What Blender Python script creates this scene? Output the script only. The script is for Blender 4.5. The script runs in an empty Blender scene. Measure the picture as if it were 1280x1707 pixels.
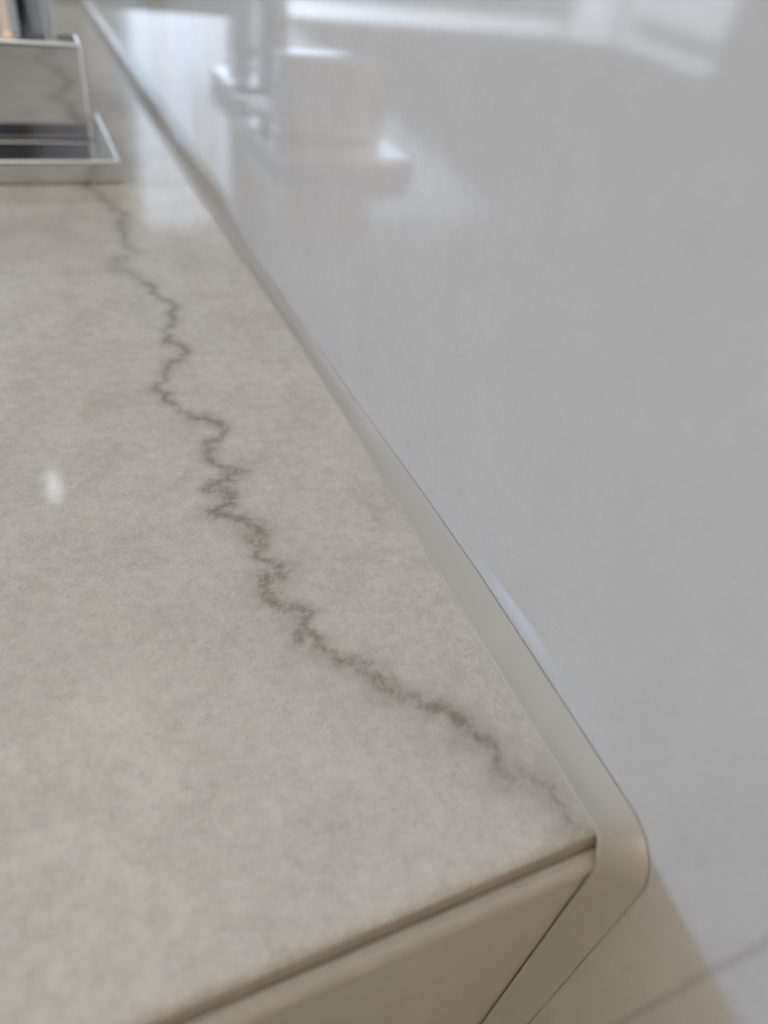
import bpy, bmesh, math, random
import numpy as np
from mathutils import Matrix, Vector

scene = bpy.context.scene
C = scene.collection

# ------------------------------------------------------------------ camera
cam_d = bpy.data.cameras.new('camera')
cam = bpy.data.objects.new('camera', cam_d); C.objects.link(cam)
CAM = Vector((-0.0589, -0.0281, 0.1000))
M = ((0.9096287744167192, -0.17761403296838885, 0.37553794488152764),
     (-0.3958014160616078, -0.6450814021477895, 0.6536139714286008),
     (0.1261615305739561, -0.7431845261412174, -0.6570844909960141))
FPX = 1245.56
cam.matrix_world = Matrix(((M[0][0], -M[0][1], -M[0][2], CAM.x),
                           (M[1][0], -M[1][1], -M[1][2], CAM.y),
                           (M[2][0], -M[2][1], -M[2][2], CAM.z), (0, 0, 0, 1)))
cam_d.sensor_fit = 'VERTICAL'; cam_d.sensor_height = 24.0
cam_d.lens = 24.0 * FPX / 1707.0
cam_d.clip_start = 0.004; cam_d.clip_end = 60
cam_d.dof.use_dof = True
cam_d.dof.focus_distance = 0.138
cam_d.dof.aperture_fstop = 6.8
scene.camera = cam

# ------------------------------------------------------------------ world, sun, lamps, exposure
world = bpy.data.worlds.new('World'); scene.world = world
world.use_nodes = True
bg = world.node_tree.nodes['Background']
bg.inputs['Color'].default_value = (1.0, 0.975, 0.88, 1)
bg.inputs['Strength'].default_value = 1.10

sun_d = bpy.data.lights.new('sun', 'SUN'); sun = bpy.data.objects.new('sun', sun_d); C.objects.link(sun)
sun_d.energy = 0.46; sun_d.angle = math.radians(5.0); sun_d.color = (0.52, 0.92, 1.55)
SAZ, SEL = math.radians(-62), math.radians(5.6)
sdir = Vector((math.sin(SAZ) * math.cos(SEL), math.cos(SAZ) * math.cos(SEL), math.sin(SEL)))
sun.rotation_euler = sdir.to_track_quat('Z', 'Y').to_euler()

lamp_d = bpy.data.lights.new('warm_fill_light', 'AREA'); lamp = bpy.data.objects.new('warm_fill_light', lamp_d); C.objects.link(lamp)  # added out-of-view warm fill, placed to light the front faces
lamp_d.shape = 'DISK'; lamp_d.size = 0.40
lamp_d.energy = 105.0; lamp_d.color = (1.0, 0.82, 0.64)
lamp.location = (-1.60, -1.78, 0.62)
lamp.rotation_euler = (math.radians(90), 0, math.radians(180))

vs = scene.view_settings
vs.view_transform = 'Standard'; vs.look = 'None'; vs.gamma = 1.0; vs.use_curve_mapping = False
vs.exposure = 0.0

# ------------------------------------------------------------------ helpers
WX = 0.0065                      # front plane of the tiled wall
FY = -0.0026                     # front plane of the end panel

def cam_ray(px, py):
    v = (px - 640.0, py - 853.5, FPX)
    return Vector((sum(M[0][i] * v[i] for i in range(3)), sum(M[1][i] * v[i] for i in range(3)), sum(M[2][i] * v[i] for i in range(3))))

def on_top(px, py):
    r = cam_ray(px, py); t = -CAM.z / r.z
    return (CAM.x + t * r.x, CAM.y + t * r.y)

def link(name, me, mat=None, parent=None, smooth=False):
    o = bpy.data.objects.new(name, me); C.objects.link(o)
    if mat: me.materials.append(mat)
    if parent: o.parent = parent
    if smooth:
        for p in me.polygons: p.use_smooth = True
    return o

def box_bm(bm, x0, x1, y0, y1, z0, z1, bev=0.0, seg=2):
    vs_ = [bm.verts.new((x, y, z)) for x in (x0, x1) for y in (y0, y1) for z in (z0, z1)]
    idx = [(0, 1, 3, 2), (4, 6, 7, 5), (0, 4, 5, 1), (2, 3, 7, 6), (0, 2, 6, 4), (1, 5, 7, 3)]
    fs = [bm.faces.new([vs_[i] for i in f]) for f in idx]
    if bev > 0:
        es = list({e for f in fs for e in f.edges})
        bmesh.ops.bevel(bm, geom=es, offset=bev, segments=seg, profile=0.5, affect='EDGES')

def box(name, b, mat, parent=None, bev=0.0, seg=2, loc=(0, 0, 0)):
    bm = bmesh.new(); box_bm(bm, *b, bev=bev, seg=seg)
    bmesh.ops.recalc_face_normals(bm, faces=bm.faces)
    me = bpy.data.meshes.new(name); bm.to_mesh(me); bm.free()
    o = link(name, me, mat, parent)
    return o

def boxes(name, bs, mat, parent=None, bev=0.0):
    bm = bmesh.new()
    for b in bs: box_bm(bm, *b, bev=bev)
    bmesh.ops.recalc_face_normals(bm, faces=bm.faces)
    me = bpy.data.meshes.new(name); bm.to_mesh(me); bm.free()
    return link(name, me, mat, parent)

def lathe(name, prof, mat, parent=None, n=48, loc=(0, 0, 0)):
    vs_, fs = [], []
    for r, z in prof:
        for k in range(n):
            a = 2 * math.pi * k / n; vs_.append((loc[0] + r * math.cos(a), loc[1] + r * math.sin(a), loc[2] + z))
    for i in range(len(prof) - 1):
        for k in range(n):
            fs.append((i * n + k, i * n + (k + 1) % n, (i + 1) * n + (k + 1) % n, (i + 1) * n + k))
    fs.append(tuple(range(n))[::-1]); fs.append(tuple((len(prof) - 1) * n + k for k in range(n)))
    me = bpy.data.meshes.new(name); me.from_pydata(vs_, [], fs); me.update()
    o = link(name, me, mat, parent, True)
    return o

def tag(o, label=None, cat=None, group=None, kind=None):
    if label: o['label'] = label
    if cat: o['category'] = cat
    if group: o['group'] = group
    if kind: o['kind'] = kind
    return o

def empty(name, loc=(0, 0, 0)):
    o = bpy.data.objects.new(name, None); C.objects.link(o); o.location = loc; o.empty_display_size = 0.02
    return o

# ------------------------------------------------------------------ materials
def new_mat(name):
    m = bpy.data.materials.new(name); m.use_nodes = True
    nt = m.node_tree; b = nt.nodes['Principled BSDF']
    return m, nt, b

def simple(name, col, rough=0.5, metal=0.0, noise=0.0, nscale=20.0, bump=0.0):
    m, nt, b = new_mat(name)
    b.inputs['Base Color'].default_value = (*col, 1); b.inputs['Roughness'].default_value = rough; b.inputs['Metallic'].default_value = metal
    if noise or bump:
        tc = nt.nodes.new('ShaderNodeTexCoord'); n = nt.nodes.new('ShaderNodeTexNoise')
        n.inputs['Scale'].default_value = nscale; n.inputs['Detail'].default_value = 4
        nt.links.new(tc.outputs['Object'], n.inputs['Vector'])
        r = nt.nodes.new('ShaderNodeMapRange')
        r.inputs['From Min'].default_value = 0.3; r.inputs['From Max'].default_value = 0.7
        r.inputs['To Min'].default_value = 1 - noise; r.inputs['To Max'].default_value = 1 + noise
        nt.links.new(n.outputs['Fac'], r.inputs['Value'])
        mx = nt.nodes.new('ShaderNodeVectorMath'); mx.operation = 'SCALE'; mx.inputs[0].default_value = col
        nt.links.new(r.outputs['Result'], mx.inputs['Scale']); nt.links.new(mx.outputs['Vector'], b.inputs['Base Color'])
        if bump:
            bp = nt.nodes.new('ShaderNodeBump'); bp.inputs['Strength'].default_value = bump; bp.inputs['Distance'].default_value = 0.0005
            nt.links.new(n.outputs['Fac'], bp.inputs['Height']); nt.links.new(bp.outputs['Normal'], b.inputs['Normal'])
    return m

class NT:
    """tiny node helper"""
    def __init__(s, nt): s.nt = nt
    def n(s, t, **kw):
        x = s.nt.nodes.new(t)
        for k, v in kw.items():
            if k in x.inputs: x.inputs[k].default_value = v
            else: setattr(x, k, v)
        return x
    def l(s, a, b): s.nt.links.new(a, b)
    def math(s, op, a, b=None, clamp=False):
        x = s.nt.nodes.new('ShaderNodeMath'); x.operation = op; x.use_clamp = clamp
        for i, v in enumerate((a, b)):
            if v is None: continue
            if isinstance(v, (int, float)): x.inputs[i].default_value = v
            else: s.l(v, x.inputs[i])
        return x.outputs[0]
    def rng(s, v, a, b, c, d, smooth=False):
        x = s.nt.nodes.new('ShaderNodeMapRange'); x.clamp = True
        if smooth: x.interpolation_type = 'SMOOTHSTEP'
        s.l(v, x.inputs['Value'])
        for k, q in zip(('From Min', 'From Max', 'To Min', 'To Max'), (a, b, c, d)): x.inputs[k].default_value = q
        return x.outputs['Result']
    def noise(s, vec, scale, detail=2, rough=0.5, dist=0.0):
        x = s.nt.nodes.new('ShaderNodeTexNoise')
        x.inputs['Scale'].default_value = scale; x.inputs['Detail'].default_value = detail
        x.inputs['Roughness'].default_value = rough; x.inputs['Distortion'].default_value = dist
        s.l(vec, x.inputs['Vector']); return x
    def mix(s, fac, a, b):
        x = s.nt.nodes.new('ShaderNodeMix'); x.data_type = 'RGBA'
        if isinstance(fac, (int, float)): x.inputs[0].default_value = fac
        else: s.l(fac, x.inputs[0])
        for i, v in ((6, a), (7, b)):
            if isinstance(v, tuple): x.inputs[i].default_value = (*v, 1)
            else: s.l(v, x.inputs[i])
        return x.outputs[2]

def stone(name, c_lo, c_hi, c_vein=None, rough=0.06, mottling=1.0, wall_line=False):
    m, nt, b = new_mat(name); g = NT(nt)
    tc = g.n('ShaderNodeTexCoord').outputs['Object']
    n1 = g.noise(tc, 14, 3, 0.55).outputs['Fac']
    n2 = g.noise(tc, 75, 4, 0.6, 0.3).outputs['Fac']
    n3 = g.noise(tc, 420, 3, 0.65).outputs['Fac']
    n4 = g.noise(tc, 1500, 2, 0.6).outputs['Fac']
    v = g.math('ADD', g.math('MULTIPLY', n1, 0.12), g.math('MULTIPLY', n2, 0.30))
    v = g.math('ADD', v, g.math('MULTIPLY', n3, 0.32 * mottling))
    v = g.math('ADD', v, g.math('MULTIPLY', n4, 0.26 * mottling))
    mid = 0.21 + 0.29 * mottling
    f = g.rng(v, mid - 0.10, mid + 0.10, 0, 1)
    col = g.mix(f, c_lo, c_hi)
    # sparse darker specks
    n5 = g.noise(tc, 900, 1, 0.5).outputs['Fac']
    col = g.mix(g.rng(n5, 0.66, 0.80, 0, 0.22 * mottling), col, (0.22, 0.20, 0.17))
    if c_vein:
        at = g.n('ShaderNodeAttribute', attribute_name='vein'); d = at.outputs['Fac']      # distance / width
        at2 = g.n('ShaderNodeAttribute', attribute_name='halo'); h = at2.outputs['Fac']
        w1 = g.noise(tc, 300, 5, 0.72, 0.8).outputs['Fac']
        w2 = g.noise(tc, 900, 3, 0.7).outputs['Fac']
        dd = g.math('ADD', d, g.math('MULTIPLY', g.math('SUBTRACT', w1, 0.5), 4.2))
        dd = g.math('ADD', dd, g.math('MULTIPLY', g.math('SUBTRACT', w2, 0.5), 2.5))
        core = g.rng(dd, -0.5, 1.5, 1, 0, True)
        soft = g.rng(dd, 0.0, 3.6, 1, 0, True)
        ha = g.math('MULTIPLY', h, g.rng(g.noise(tc, 160, 4, 0.65).outputs['Fac'], 0.32, 0.66, 0.2, 1.0))
        col = g.mix(g.math('MULTIPLY', ha, 0.55), col, (0.44, 0.445, 0.41))
        col = g.mix(g.math('MULTIPLY', soft, 0.30), col, c_vein)
        col = g.mix(g.math('MULTIPLY', core, 0.60), col, (c_vein[0] * 0.72, c_vein[1] * 0.70, c_vein[2] * 0.66))
    if wall_line:
        sp = g.n('ShaderNodeSeparateXYZ'); g.l(tc, sp.inputs[0])
        wn = g.noise(tc, 60, 3, 0.6).outputs['Fac']
        # a thin slanting dark line low on the wall just in front of the counter end
        e = g.math('SUBTRACT', sp.outputs['Y'], g.math('ADD', g.math('MULTIPLY', sp.outputs['Z'], WVK), WVC))
        e = g.math('ABSOLUTE', g.math('ADD', e, g.math('MULTIPLY', g.math('SUBTRACT', wn, 0.5), 0.0012)))
        col = g.mix(g.rng(e, 0.0, 0.0011, 0.26, 0, True), col, (0.22, 0.20, 0.185))
    nt.links.new(col, b.inputs['Base Color'])
    b.inputs['Roughness'].default_value = rough
    b.inputs['IOR'].default_value = 1.5
    bp = g.n('ShaderNodeBump', Strength=0.035, Distance=0.0001)
    g.l(n3, bp.inputs['Height']); g.l(bp.outputs['Normal'], b.inputs['Normal'])
    return m

def on_wall(px, py):
    r = cam_ray(px, py); t = (WX - CAM.x) / r.x
    return (CAM.y + t * r.y, CAM.z + t * r.z)
_a, _b = on_wall(1046, 1699), on_wall(1280, 1568)
WVK = (_b[0] - _a[0]) / (_b[1] - _a[1]); WVC = _a[0] - WVK * _a[1]

MAT_TOP = stone('glazed_counter_stone', (0.585, 0.56, 0.525), (0.79, 0.765, 0.725), c_vein=(0.25, 0.22, 0.185), rough=0.055)
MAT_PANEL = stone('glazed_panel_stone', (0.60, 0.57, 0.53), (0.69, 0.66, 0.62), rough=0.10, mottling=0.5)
MAT_WALL = stone('glazed_wall_tile', (0.545, 0.545, 0.545), (0.615, 0.615, 0.615), rough=0.07, mottling=0.5, wall_line=True)
MAT_BEAD = simple('silicone', (0.48, 0.47, 0.45), 0.28, noise=0.02, nscale=80)
MAT_TRIM = simple('edge_grout', (0.60, 0.565, 0.52), 0.45, noise=0.06, nscale=260, bump=0.2)
MAT_BODY = simple('unglazed_slab_edge', (0.40, 0.36, 0.31), 0.6, noise=0.08, nscale=300)
MAT_CHROME = simple('chrome', (0.78, 0.78, 0.79), 0.055, 1.0)
MAT_WHITE = simple('white_paint', (0.80, 0.80, 0.80), 0.4, noise=0.02)
MAT_CEIL = simple('ceiling_paint', (0.84, 0.83, 0.81), 0.8, noise=0.02)
MAT_BEIGE = simple('beige_paint', (0.62, 0.55, 0.47), 0.7, noise=0.03)
MAT_FLOOR = simple('grey_green_floor', (0.30, 0.315, 0.29), 0.35, noise=0.06)
MAT_SAGE = simple('sage_grey_paint', (0.40, 0.42, 0.40), 0.6, noise=0.03)
MAT_DARK = simple('slate_panel', (0.05, 0.055, 0.07), 0.35, noise=0.05)
def emit(name, col, s):
    m, nt, b = new_mat(name)
    b.inputs['Base Color'].default_value = (0.8, 0.8, 0.8, 1)
    b.inputs['Emission Color'].default_value = (*col, 1); b.inputs['Emission Strength'].default_value = s
    return m
MAT_GLASS = emit('bright_window_pane', (0.80, 0.94, 1.14), 3.7)
MAT_GLOW2 = emit('pale_glow_pane', (0.84, 0.95, 1.10), 3.4)
MAT_SPOT = emit('downlight_lens', (0.92, 0.97, 1.05), 5.0)
MAT_LAMP = emit('warm_lamp_shade', (1.0, 0.80, 0.58), 3.0)

# ------------------------------------------------------------------ setting
def struct(o, label=None): return tag(o, label, None, None, 'structure')
YB, YN, YF, XL, ZF, ZC = -1.9, 3.9, 6.4, -2.75, -0.86, 1.5
struct(box('wall_right', (WX, WX + 0.05, YB, 0.62, ZF, ZC), MAT_WALL), 'pale grey glazed stone wall behind the counter')
struct(box('wall_recess', (0.62, 0.68, 0.62, YN, ZF, ZC), MAT_BEIGE))
struct(box('floor', (XL - 0.1, 0.7, YB - 0.1, YF + 0.1, ZF - 0.05, ZF), MAT_FLOOR))
struct(box('wall_back', (XL, WX, YB - 0.06, YB, ZF, ZC), MAT_BEIGE))
struct(box('ceiling', (XL, 0.68, 1.15, YN, ZC, ZC + 0.06), MAT_CEIL))
struct(box('trim_1', (-0.9, -0.02, 1.2, 3.41, ZC - 0.015, ZC), MAT_WHITE))          # white ceiling panel added for a pale patch mirrored in the counter
# far wall: grey-green, with a tall sloping-bottomed window and an added glowing strip below
FX = lambda az, y=YN: 2 * WX - (-0.0589 + (y + 0.0281) * math.tan(math.radians(az)))
def poly_y(name, pts, y0, y1, mat):
    k = len(pts); vs_ = [(x, y, z) for y in (y0, y1) for x, z in pts]
    fs = [tuple(range(k)), tuple(range(2 * k - 1, k - 1, -1))] + [(j, k + j, k + (j + 1) % k, (j + 1) % k) for j in range(k)]
    me = bpy.data.meshes.new(name); me.from_pydata(vs_, [], fs); me.update()
    bm = bmesh.new(); bm.from_mesh(me); bmesh.ops.recalc_face_normals(bm, faces=bm.faces); bm.to_mesh(me); bm.free()
    return link(name, me, mat)
struct(box('wall_far', (XL, 0.68, YN, YN + 0.08, ZF, ZC), MAT_SAGE))
w1 = poly_y('window_1', [(FX(8.5), ZC - 0.02), (FX(8.5), 0.25), (FX(13), 0.30), (FX(34), ZC - 0.06), (FX(34), ZC - 0.02)], YN - 0.012, YN - 0.002, MAT_GLASS); struct(w1)
w3 = box('glow_strip', (XL, FX(16), YN - 0.012, YN - 0.002, -0.54, -0.455), MAT_GLOW2); struct(w3)  # added glowing strip for the bright line mirrored in the wall tile
# left wall: low sill, piers and two tall glazed openings
struct(boxes('wall_left', [(XL - 0.08, XL, 2.69, 3.85, ZF, ZF + 0.28), (XL - 0.08, XL, 2.69, 3.85, 0.40, ZC), (XL - 0.08, XL, 3.85, YN + 0.08, ZF, ZC), (XL - 0.08, XL, 2.05, 2.69, ZF, ZC), (XL - 0.08, XL, YB, 0.3, ZF, ZC)], MAT_BEIGE))
w2 = box('window_2', (XL - 0.03, XL - 0.02, 2.72, 3.82, ZF + 0.34, 0.34), MAT_GLOW2); struct(w2)
boxes('window_frame', [(XL - 0.05, XL + 0.01, 2.69, 2.73, ZF + 0.28, 0.40), (XL - 0.05, XL + 0.01, 3.40, 3.44, ZF + 0.28, 0.40), (XL - 0.05, XL + 0.01, 3.81, 3.85, ZF + 0.28, 0.40), (XL - 0.05, XL + 0.01, 2.69, 3.85, ZF + 0.28, ZF + 0.34), (XL - 0.05, XL + 0.01, 2.69, 3.85, 0.33, 0.40), (XL - 0.05, XL + 0.01, 2.73, 3.30, -0.40, -0.32)], MAT_WHITE, w2)
d1 = box('dark_reflect_panel', (-0.62, 0.0, YB, YB + 0.045, ZF, 1.2), MAT_DARK, bev=0.004); struct(d1)  # unseen dark panel added so the chrome mirrors something dark behind the camera
lathe('panel_knob', [(0.012, 0), (0.012, 0.03), (0.022, 0.034), (0.022, 0.05), (0.016, 0.055)], MAT_CHROME, d1, 24, (-0.54, YB + 0.1, 0.1))  # knob on the added dark panel

# ------------------------------------------------------------------ counter
VEIN = [[(150,300),(173,323),(189,343),(201,374),(209,402),(228,419)], [(228,419),(190,432),(197,452),(240,472)],
 [(240,472),(259,491),(281,501),(281,523),(292,536),(273,552),(275,570),(306,579),(300,601),(279,616),(275,636),(257,650),(281,655),(275,669),(295,675),(318,694),(337,698),(369,710),(369,724),(345,737),(347,761),(361,775),(400,784)],
 [(400,784),(357,804),(340,817),(376,820),(384,829),(380,843),(351,856),(386,861),(417,876),(435,907),(427,924),(452,937),(465,945),(462,957),(437,975),(452,988),(455,1006),(478,1018),(513,1023),(508,1044),(498,1069)],
 [(513,1050),(528,1074),(554,1084),(574,1102),(605,1110),(635,1135),(666,1160),(706,1178),(752,1186),(777,1206),(793,1227),(828,1247),(828,1272),(838,1288)],
 [(838,1288),(884,1293),(899,1308),(925,1333),(945,1364),(975,1392)]]
# half width of the dark core in mm, strength falls where it is wide
VW = [1.3, 1.3, 0.8, 1.15, 0.95, 1.4]
VOFF = [0.3, 0.7, 0.0, 0.0, 0.0, 0.6]

def top_mesh():
    xs = list(np.arange(-0.45, -0.085, 0.02)) + list(np.arange(-0.085, 0.0062, 0.0008))
    ys = [0.0, 0.00015, 0.0005, 0.0010] + list(np.arange(0.0016, 0.30, 0.0008)) + list(np.arange(0.30, 0.601, 0.02))
    X, Y = np.meshgrid(xs, ys, indexing='ij')
    Z = np.zeros_like(X)
    Z[:, 0] = -0.0011; Z[:, 1] = -0.0006; Z[:, 2] = -0.00025; Z[:, 3] = -0.00006
    nx, ny = len(xs), len(ys)
    P = np.stack([X, Y], -1).reshape(-1, 2)
    d = np.full(len(P), 9.0); hmin = np.full(len(P), 9.0)
    rng = np.random.default_rng(3)
    for line, wd, off in zip(VEIN, VW, VOFF):
        q = np.array([on_top(*p) for p in line])
        for _ in range(3):                                   # fractal jaggedness
            mid = (q[:-1] + q[1:]) / 2; dv = q[1:] - q[:-1]
            mid += np.stack([-dv[:, 1], dv[:, 0]], -1) * rng.uniform(-0.28, 0.28, (len(mid), 1))
            nq = np.empty((len(q) + len(mid), 2)); nq[0::2] = q; nq[1::2] = mid; q = nq
        ws = np.interp(np.linspace(0, 1, len(q)), np.linspace(0, 1, len(line)), rng.uniform(0.55, 1.6, len(line)))
        for a, b, wk in zip(q[:-1], q[1:], ws):
            ab = b - a; t = np.clip(((P - a) @ ab) / (ab @ ab), 0, 1)
            e = np.linalg.norm(P - (a + t[:, None] * ab), axis=1)
            d = np.minimum(d, e / (wd * wk * 0.001) + off)
            hmin = np.minimum(hmin, e)
    nearfront = np.clip((0.062 - P[:, 1]) / 0.03, 0, 1)
    halo = np.exp(-(hmin / 0.0065) ** 2) * (0.35 + 0.65 * nearfront)
    verts = np.stack([X, Y, Z], -1).reshape(-1, 3)
    idx = np.arange(nx * ny).reshape(nx, ny)
    faces = np.stack([idx[:-1, :-1], idx[1:, :-1], idx[1:, 1:], idx[:-1, 1:]], -1).reshape(-1, 4).tolist()
    # skirt down to the slab underside
    ring = list(idx[:, 0]) + list(idx[-1, 1:]) + list(idx[::-1, -1][1:]) + list(idx[0, ::-1][1:-1])
    base = len(verts)
    low = verts[ring].copy(); low[:, 2] = -0.0050
    verts = np.vstack([verts, low])
    n = len(ring)
    for i in range(n):
        j = (i + 1) % n
        faces.append([int(ring[j]), int(ring[i]), base + i, base + j])
    me = bpy.data.meshes.new('top_slab'); me.from_pydata(verts.tolist(), [], faces); me.update()
    me.materials.append(MAT_TOP); me.materials.append(MAT_BODY)
    mi = np.zeros(len(faces), np.int32); mi[-n:] = 1; me.polygons.foreach_set('material_index', mi)
    pad = np.full(n, 9.0)
    at = me.attributes.new('vein', 'FLOAT', 'POINT'); at.data.foreach_set('value', np.concatenate([d, pad]).astype(np.float32))
    at = me.attributes.new('halo', 'FLOAT', 'POINT'); at.data.foreach_set('value', np.concatenate([halo, pad * 0]).astype(np.float32))
    return me

counter = tag(empty('bathroom_counter', (0, 0, ZF)), 'glossy beige-grey stone counter with a dark jagged vein, against the wall', 'counter')
def part(o, parent=counter):
    o.parent = parent; o.matrix_parent_inverse = Matrix.Translation(-parent.location); return o
part(link('top_slab', top_mesh(), None, smooth=True))

# edge strip along the front: a soft sloping lip between top slab and end panel (profile in Y,Z)
prof = [(0.004, -0.0051), (0.0001, -0.0051), (-0.0006, -0.0046), (-0.0015, -0.0048), (-0.0022, -0.0054), (FY, -0.0063), (FY, -0.0074), (FY + 0.0004, -0.0080), (0.004, -0.0080)]
def prism_x(name, prof, x0, x1, mat, n=1):
    xs = np.linspace(x0, x1, n + 1); k = len(prof)
    vs_ = [(x, y, z) for x in xs for y, z in prof]
    fs = [(i * k + j, i * k + (j + 1) % k, (i + 1) * k + (j + 1) % k, (i + 1) * k + j) for i in range(n) for j in range(k)]
    fs += [tuple(range(k))[::-1], tuple(n * k + j for j in range(k))]
    me = bpy.data.meshes.new(name); me.from_pydata(vs_, [], fs); me.update()
    bm = bmesh.new(); bm.from_mesh(me); bmesh.ops.recalc_face_normals(bm, faces=bm.faces); bm.to_mesh(me); bm.free()
    return link(name, me, mat)
eo = part(prism_x('edge_trim', prof, -0.45, WX - 0.0002, MAT_TRIM)); eo['label'] = 'lighter sloping grout lip along the edge'
part(box('end_panel', (-0.45, WX - 0.0002, FY + 0.0002, 0.02, ZF, -0.0080), MAT_PANEL, bev=0.0003))
part(box('side_panel', (-0.45, -0.43, 0.02, 0.60, ZF, -0.0052), MAT_PANEL))
part(box('rear_panel', (-0.43, 0.0012, 0.58, 0.60, ZF, -0.0052), MAT_PANEL))

# silicone bead: along the wall, round the corner and down the front joint
def bead():
    tY = [0.60, 0.45, 0.303, 0.244, 0.212, 0.193, 0.150, 0.139, 0.106, 0.095, 0.0736, 0.061, 0.048, 0.029, 0.012, 0.003]
    kx = ([0.001, 0.029, 0.061, 0.095, 0.139, 0.193, 0.244, 0.303, 0.60], [0.0003, 0.0009, 0.0015, 0.0024, 0.0027, 0.0020, 0.0010, 0.0006, 0.0004])
    kz = ([0.002, 0.026, 0.048, 0.073, 0.105, 0.150, 0.212, 0.303, 0.60], [0.0022, 0.0031, 0.0038, 0.0035, 0.0023, 0.0012, 0.0009, 0.0012, 0.0012])
    st = []
    for Y in np.concatenate([np.linspace(0.60, 0.30, 12), np.linspace(0.29, 0.004, 60)]):
        st.append(((np.interp(Y, *kx), Y, 0.0), (WX, Y, np.interp(Y, *kz)), (WX, Y, 0.0)))
    st.append(((0.0004, 0.0012, 0.0), (WX, -0.0005, 0.0020), (WX, 0.0012, 0.0)))
    st.append(((0.0004, -0.0004, -0.0006), (WX, -0.0034, 0.0008), (WX, -0.0002, -0.0006)))
    st.append(((0.0003, -0.0016, -0.0030), (WX, -0.0060, -0.0022), (WX, -0.0016, -0.0030)))
    st.append(((0.0003, FY - 0.0001, -0.0060), (WX, -0.0074, -0.0060), (WX, FY, -0.0060)))
    for z in (-0.010, -0.016, -0.03, -0.06, -0.10, -0.2, -0.4, ZF):
        st.append(((0.0003, FY, z), (WX, -0.0076, z), (WX, FY, z)))
    T = [0.0, 0.015, 0.05, 0.12, 0.22, 0.35, 0.5, 0.65, 0.78, 0.88, 0.95, 1.0]
    vs_, fs = [], []
    for A, B, K in st:
        A, B, K = map(Vector, (A, B, K))
        ab = B - A
        out = -(K - (A + B) / 2); out -= ab * (out.dot(ab) / ab.dot(ab)); out.normalize()
        for t in T:
            lip = 0.00028 * (1 - math.exp(-t / 0.02)) * (1 - t)
            vs_.append(A + ab * t + out * (lip - 0.0016 * t * (1 - t)))
        vs_.append(K)
        for q in vs_[-len(T) - 1:]: q.x = min(q.x, WX - 0.00006); q.y -= 0.00004; q.z += 0.00004
    k = len(T) + 1
    for i in range(len(st) - 1):
        for j in range(k):
            fs.append((i * k + j, i * k + (j + 1) % k, (i + 1) * k + (j + 1) % k, (i + 1) * k + j))
    fs.append(tuple(range(k))); fs.append(tuple((len(st) - 1) * k + j for j in range(k)))
    me = bpy.data.meshes.new('silicone_bead'); me.from_pydata([tuple(v) for v in vs_], [], fs); me.update()
    bm = bmesh.new(); bm.from_mesh(me); bmesh.ops.recalc_face_normals(bm, faces=bm.faces); bm.to_mesh(me); bm.free()
    return link('silicone_bead', me, MAT_BEAD, smooth=True)
tag(bead(), 'smooth grey-beige silicone bead sealing the counter to the wall', 'sealant')

# ------------------------------------------------------------------ taps
def tap_part(name, b, root, bev=0.0012, seg=3):
    o = box(name, b, MAT_CHROME, bev=bev, seg=seg)
    o.parent = root; o.matrix_parent_inverse = Matrix.Translation(-root.location); return o
ta = tag(empty('square_tap', (-0.051, 0.287, 0)), 'low square chrome tap block on a flat chrome base plate', 'tap')
tap_part('base_plate', (-0.0790, -0.0225, 0.2585, 0.315, 0.0, 0.0080), ta)
tap_part('body_block', (-0.0735, -0.0285, 0.2797, 0.2945, 0.0080, 0.0388), ta, 0.0016)
tb = tag(empty('column_tap', (-0.044, 0.37, 0)), 'tall chrome tap column standing behind the low chrome block', 'tap')
tap_part('base_plate', (-0.070, -0.030, 0.348, 0.400, 0.0, 0.0080), tb)
def col_part(name, cx, cy, r, z0, z1, root, n):
    o = lathe(name, [(r * 1.25, z0), (r * 1.25, z0 + 0.004), (r, z0 + 0.007), (r, z1 - 0.002), (r - 0.002, z1)], MAT_CHROME, None, n, (cx, cy, 0))
    for p in o.data.polygons: p.use_smooth = False
    o.parent = root; o.matrix_parent_inverse = Matrix.Translation(-root.location); return o
tap_part('column', (-0.0545, -0.0315, 0.352, 0.374, 0.0082, 0.20), tb, 0.004, 4)
col_part('pipe', -0.0485, 0.3470, 0.0046, 0.0082, 0.19, tb, 8); col_part('pipe', -0.0375, 0.3485, 0.0030, 0.0082, 0.19, tb, 6)
tap_part('spout', (-0.0520, -0.0340, 0.374, 0.560, 0.150, 0.158), tb, 0.002)
tap_part('lever', (-0.0520, -0.0340, 0.350, 0.410, 0.204, 0.211), tb, 0.002)

# ------------------------------------------------------------------ lamps
dl = tag(empty('ceiling_downlight', (-0.105, 1.93, ZC - 0.016)), 'round white recessed downlight in the ceiling beyond the counter', 'downlight')
def place(o, root): o.parent = root; return o
dl.scale = (0.6, 2.0, 1)
place(lathe('trim_ring', [(0.045, -0.006), (0.06, -0.004), (0.06, 0.0), (0.045, 0.0)], MAT_WHITE), dl)
place(lathe('lens', [(0.030, -0.0085), (0.040, -0.0062), (0.040, -0.002)], MAT_SPOT), dl)
cl = tag(empty('fill_lamp', (-1.60, YB, 0.62)), 'added round white fill lamp on the unseen beige wall behind the viewpoint', 'lamp')
bp_ = place(lathe('backplate', [(0.15, 0.0), (0.22, 0.01), (0.22, 0.06), (0.21, 0.07)], MAT_WHITE), cl); bp_.rotation_euler = (math.radians(-90), 0, 0)
struct(box('ceiling_near', (XL, WX, YB, -0.3, ZC, ZC + 0.04), MAT_CEIL))
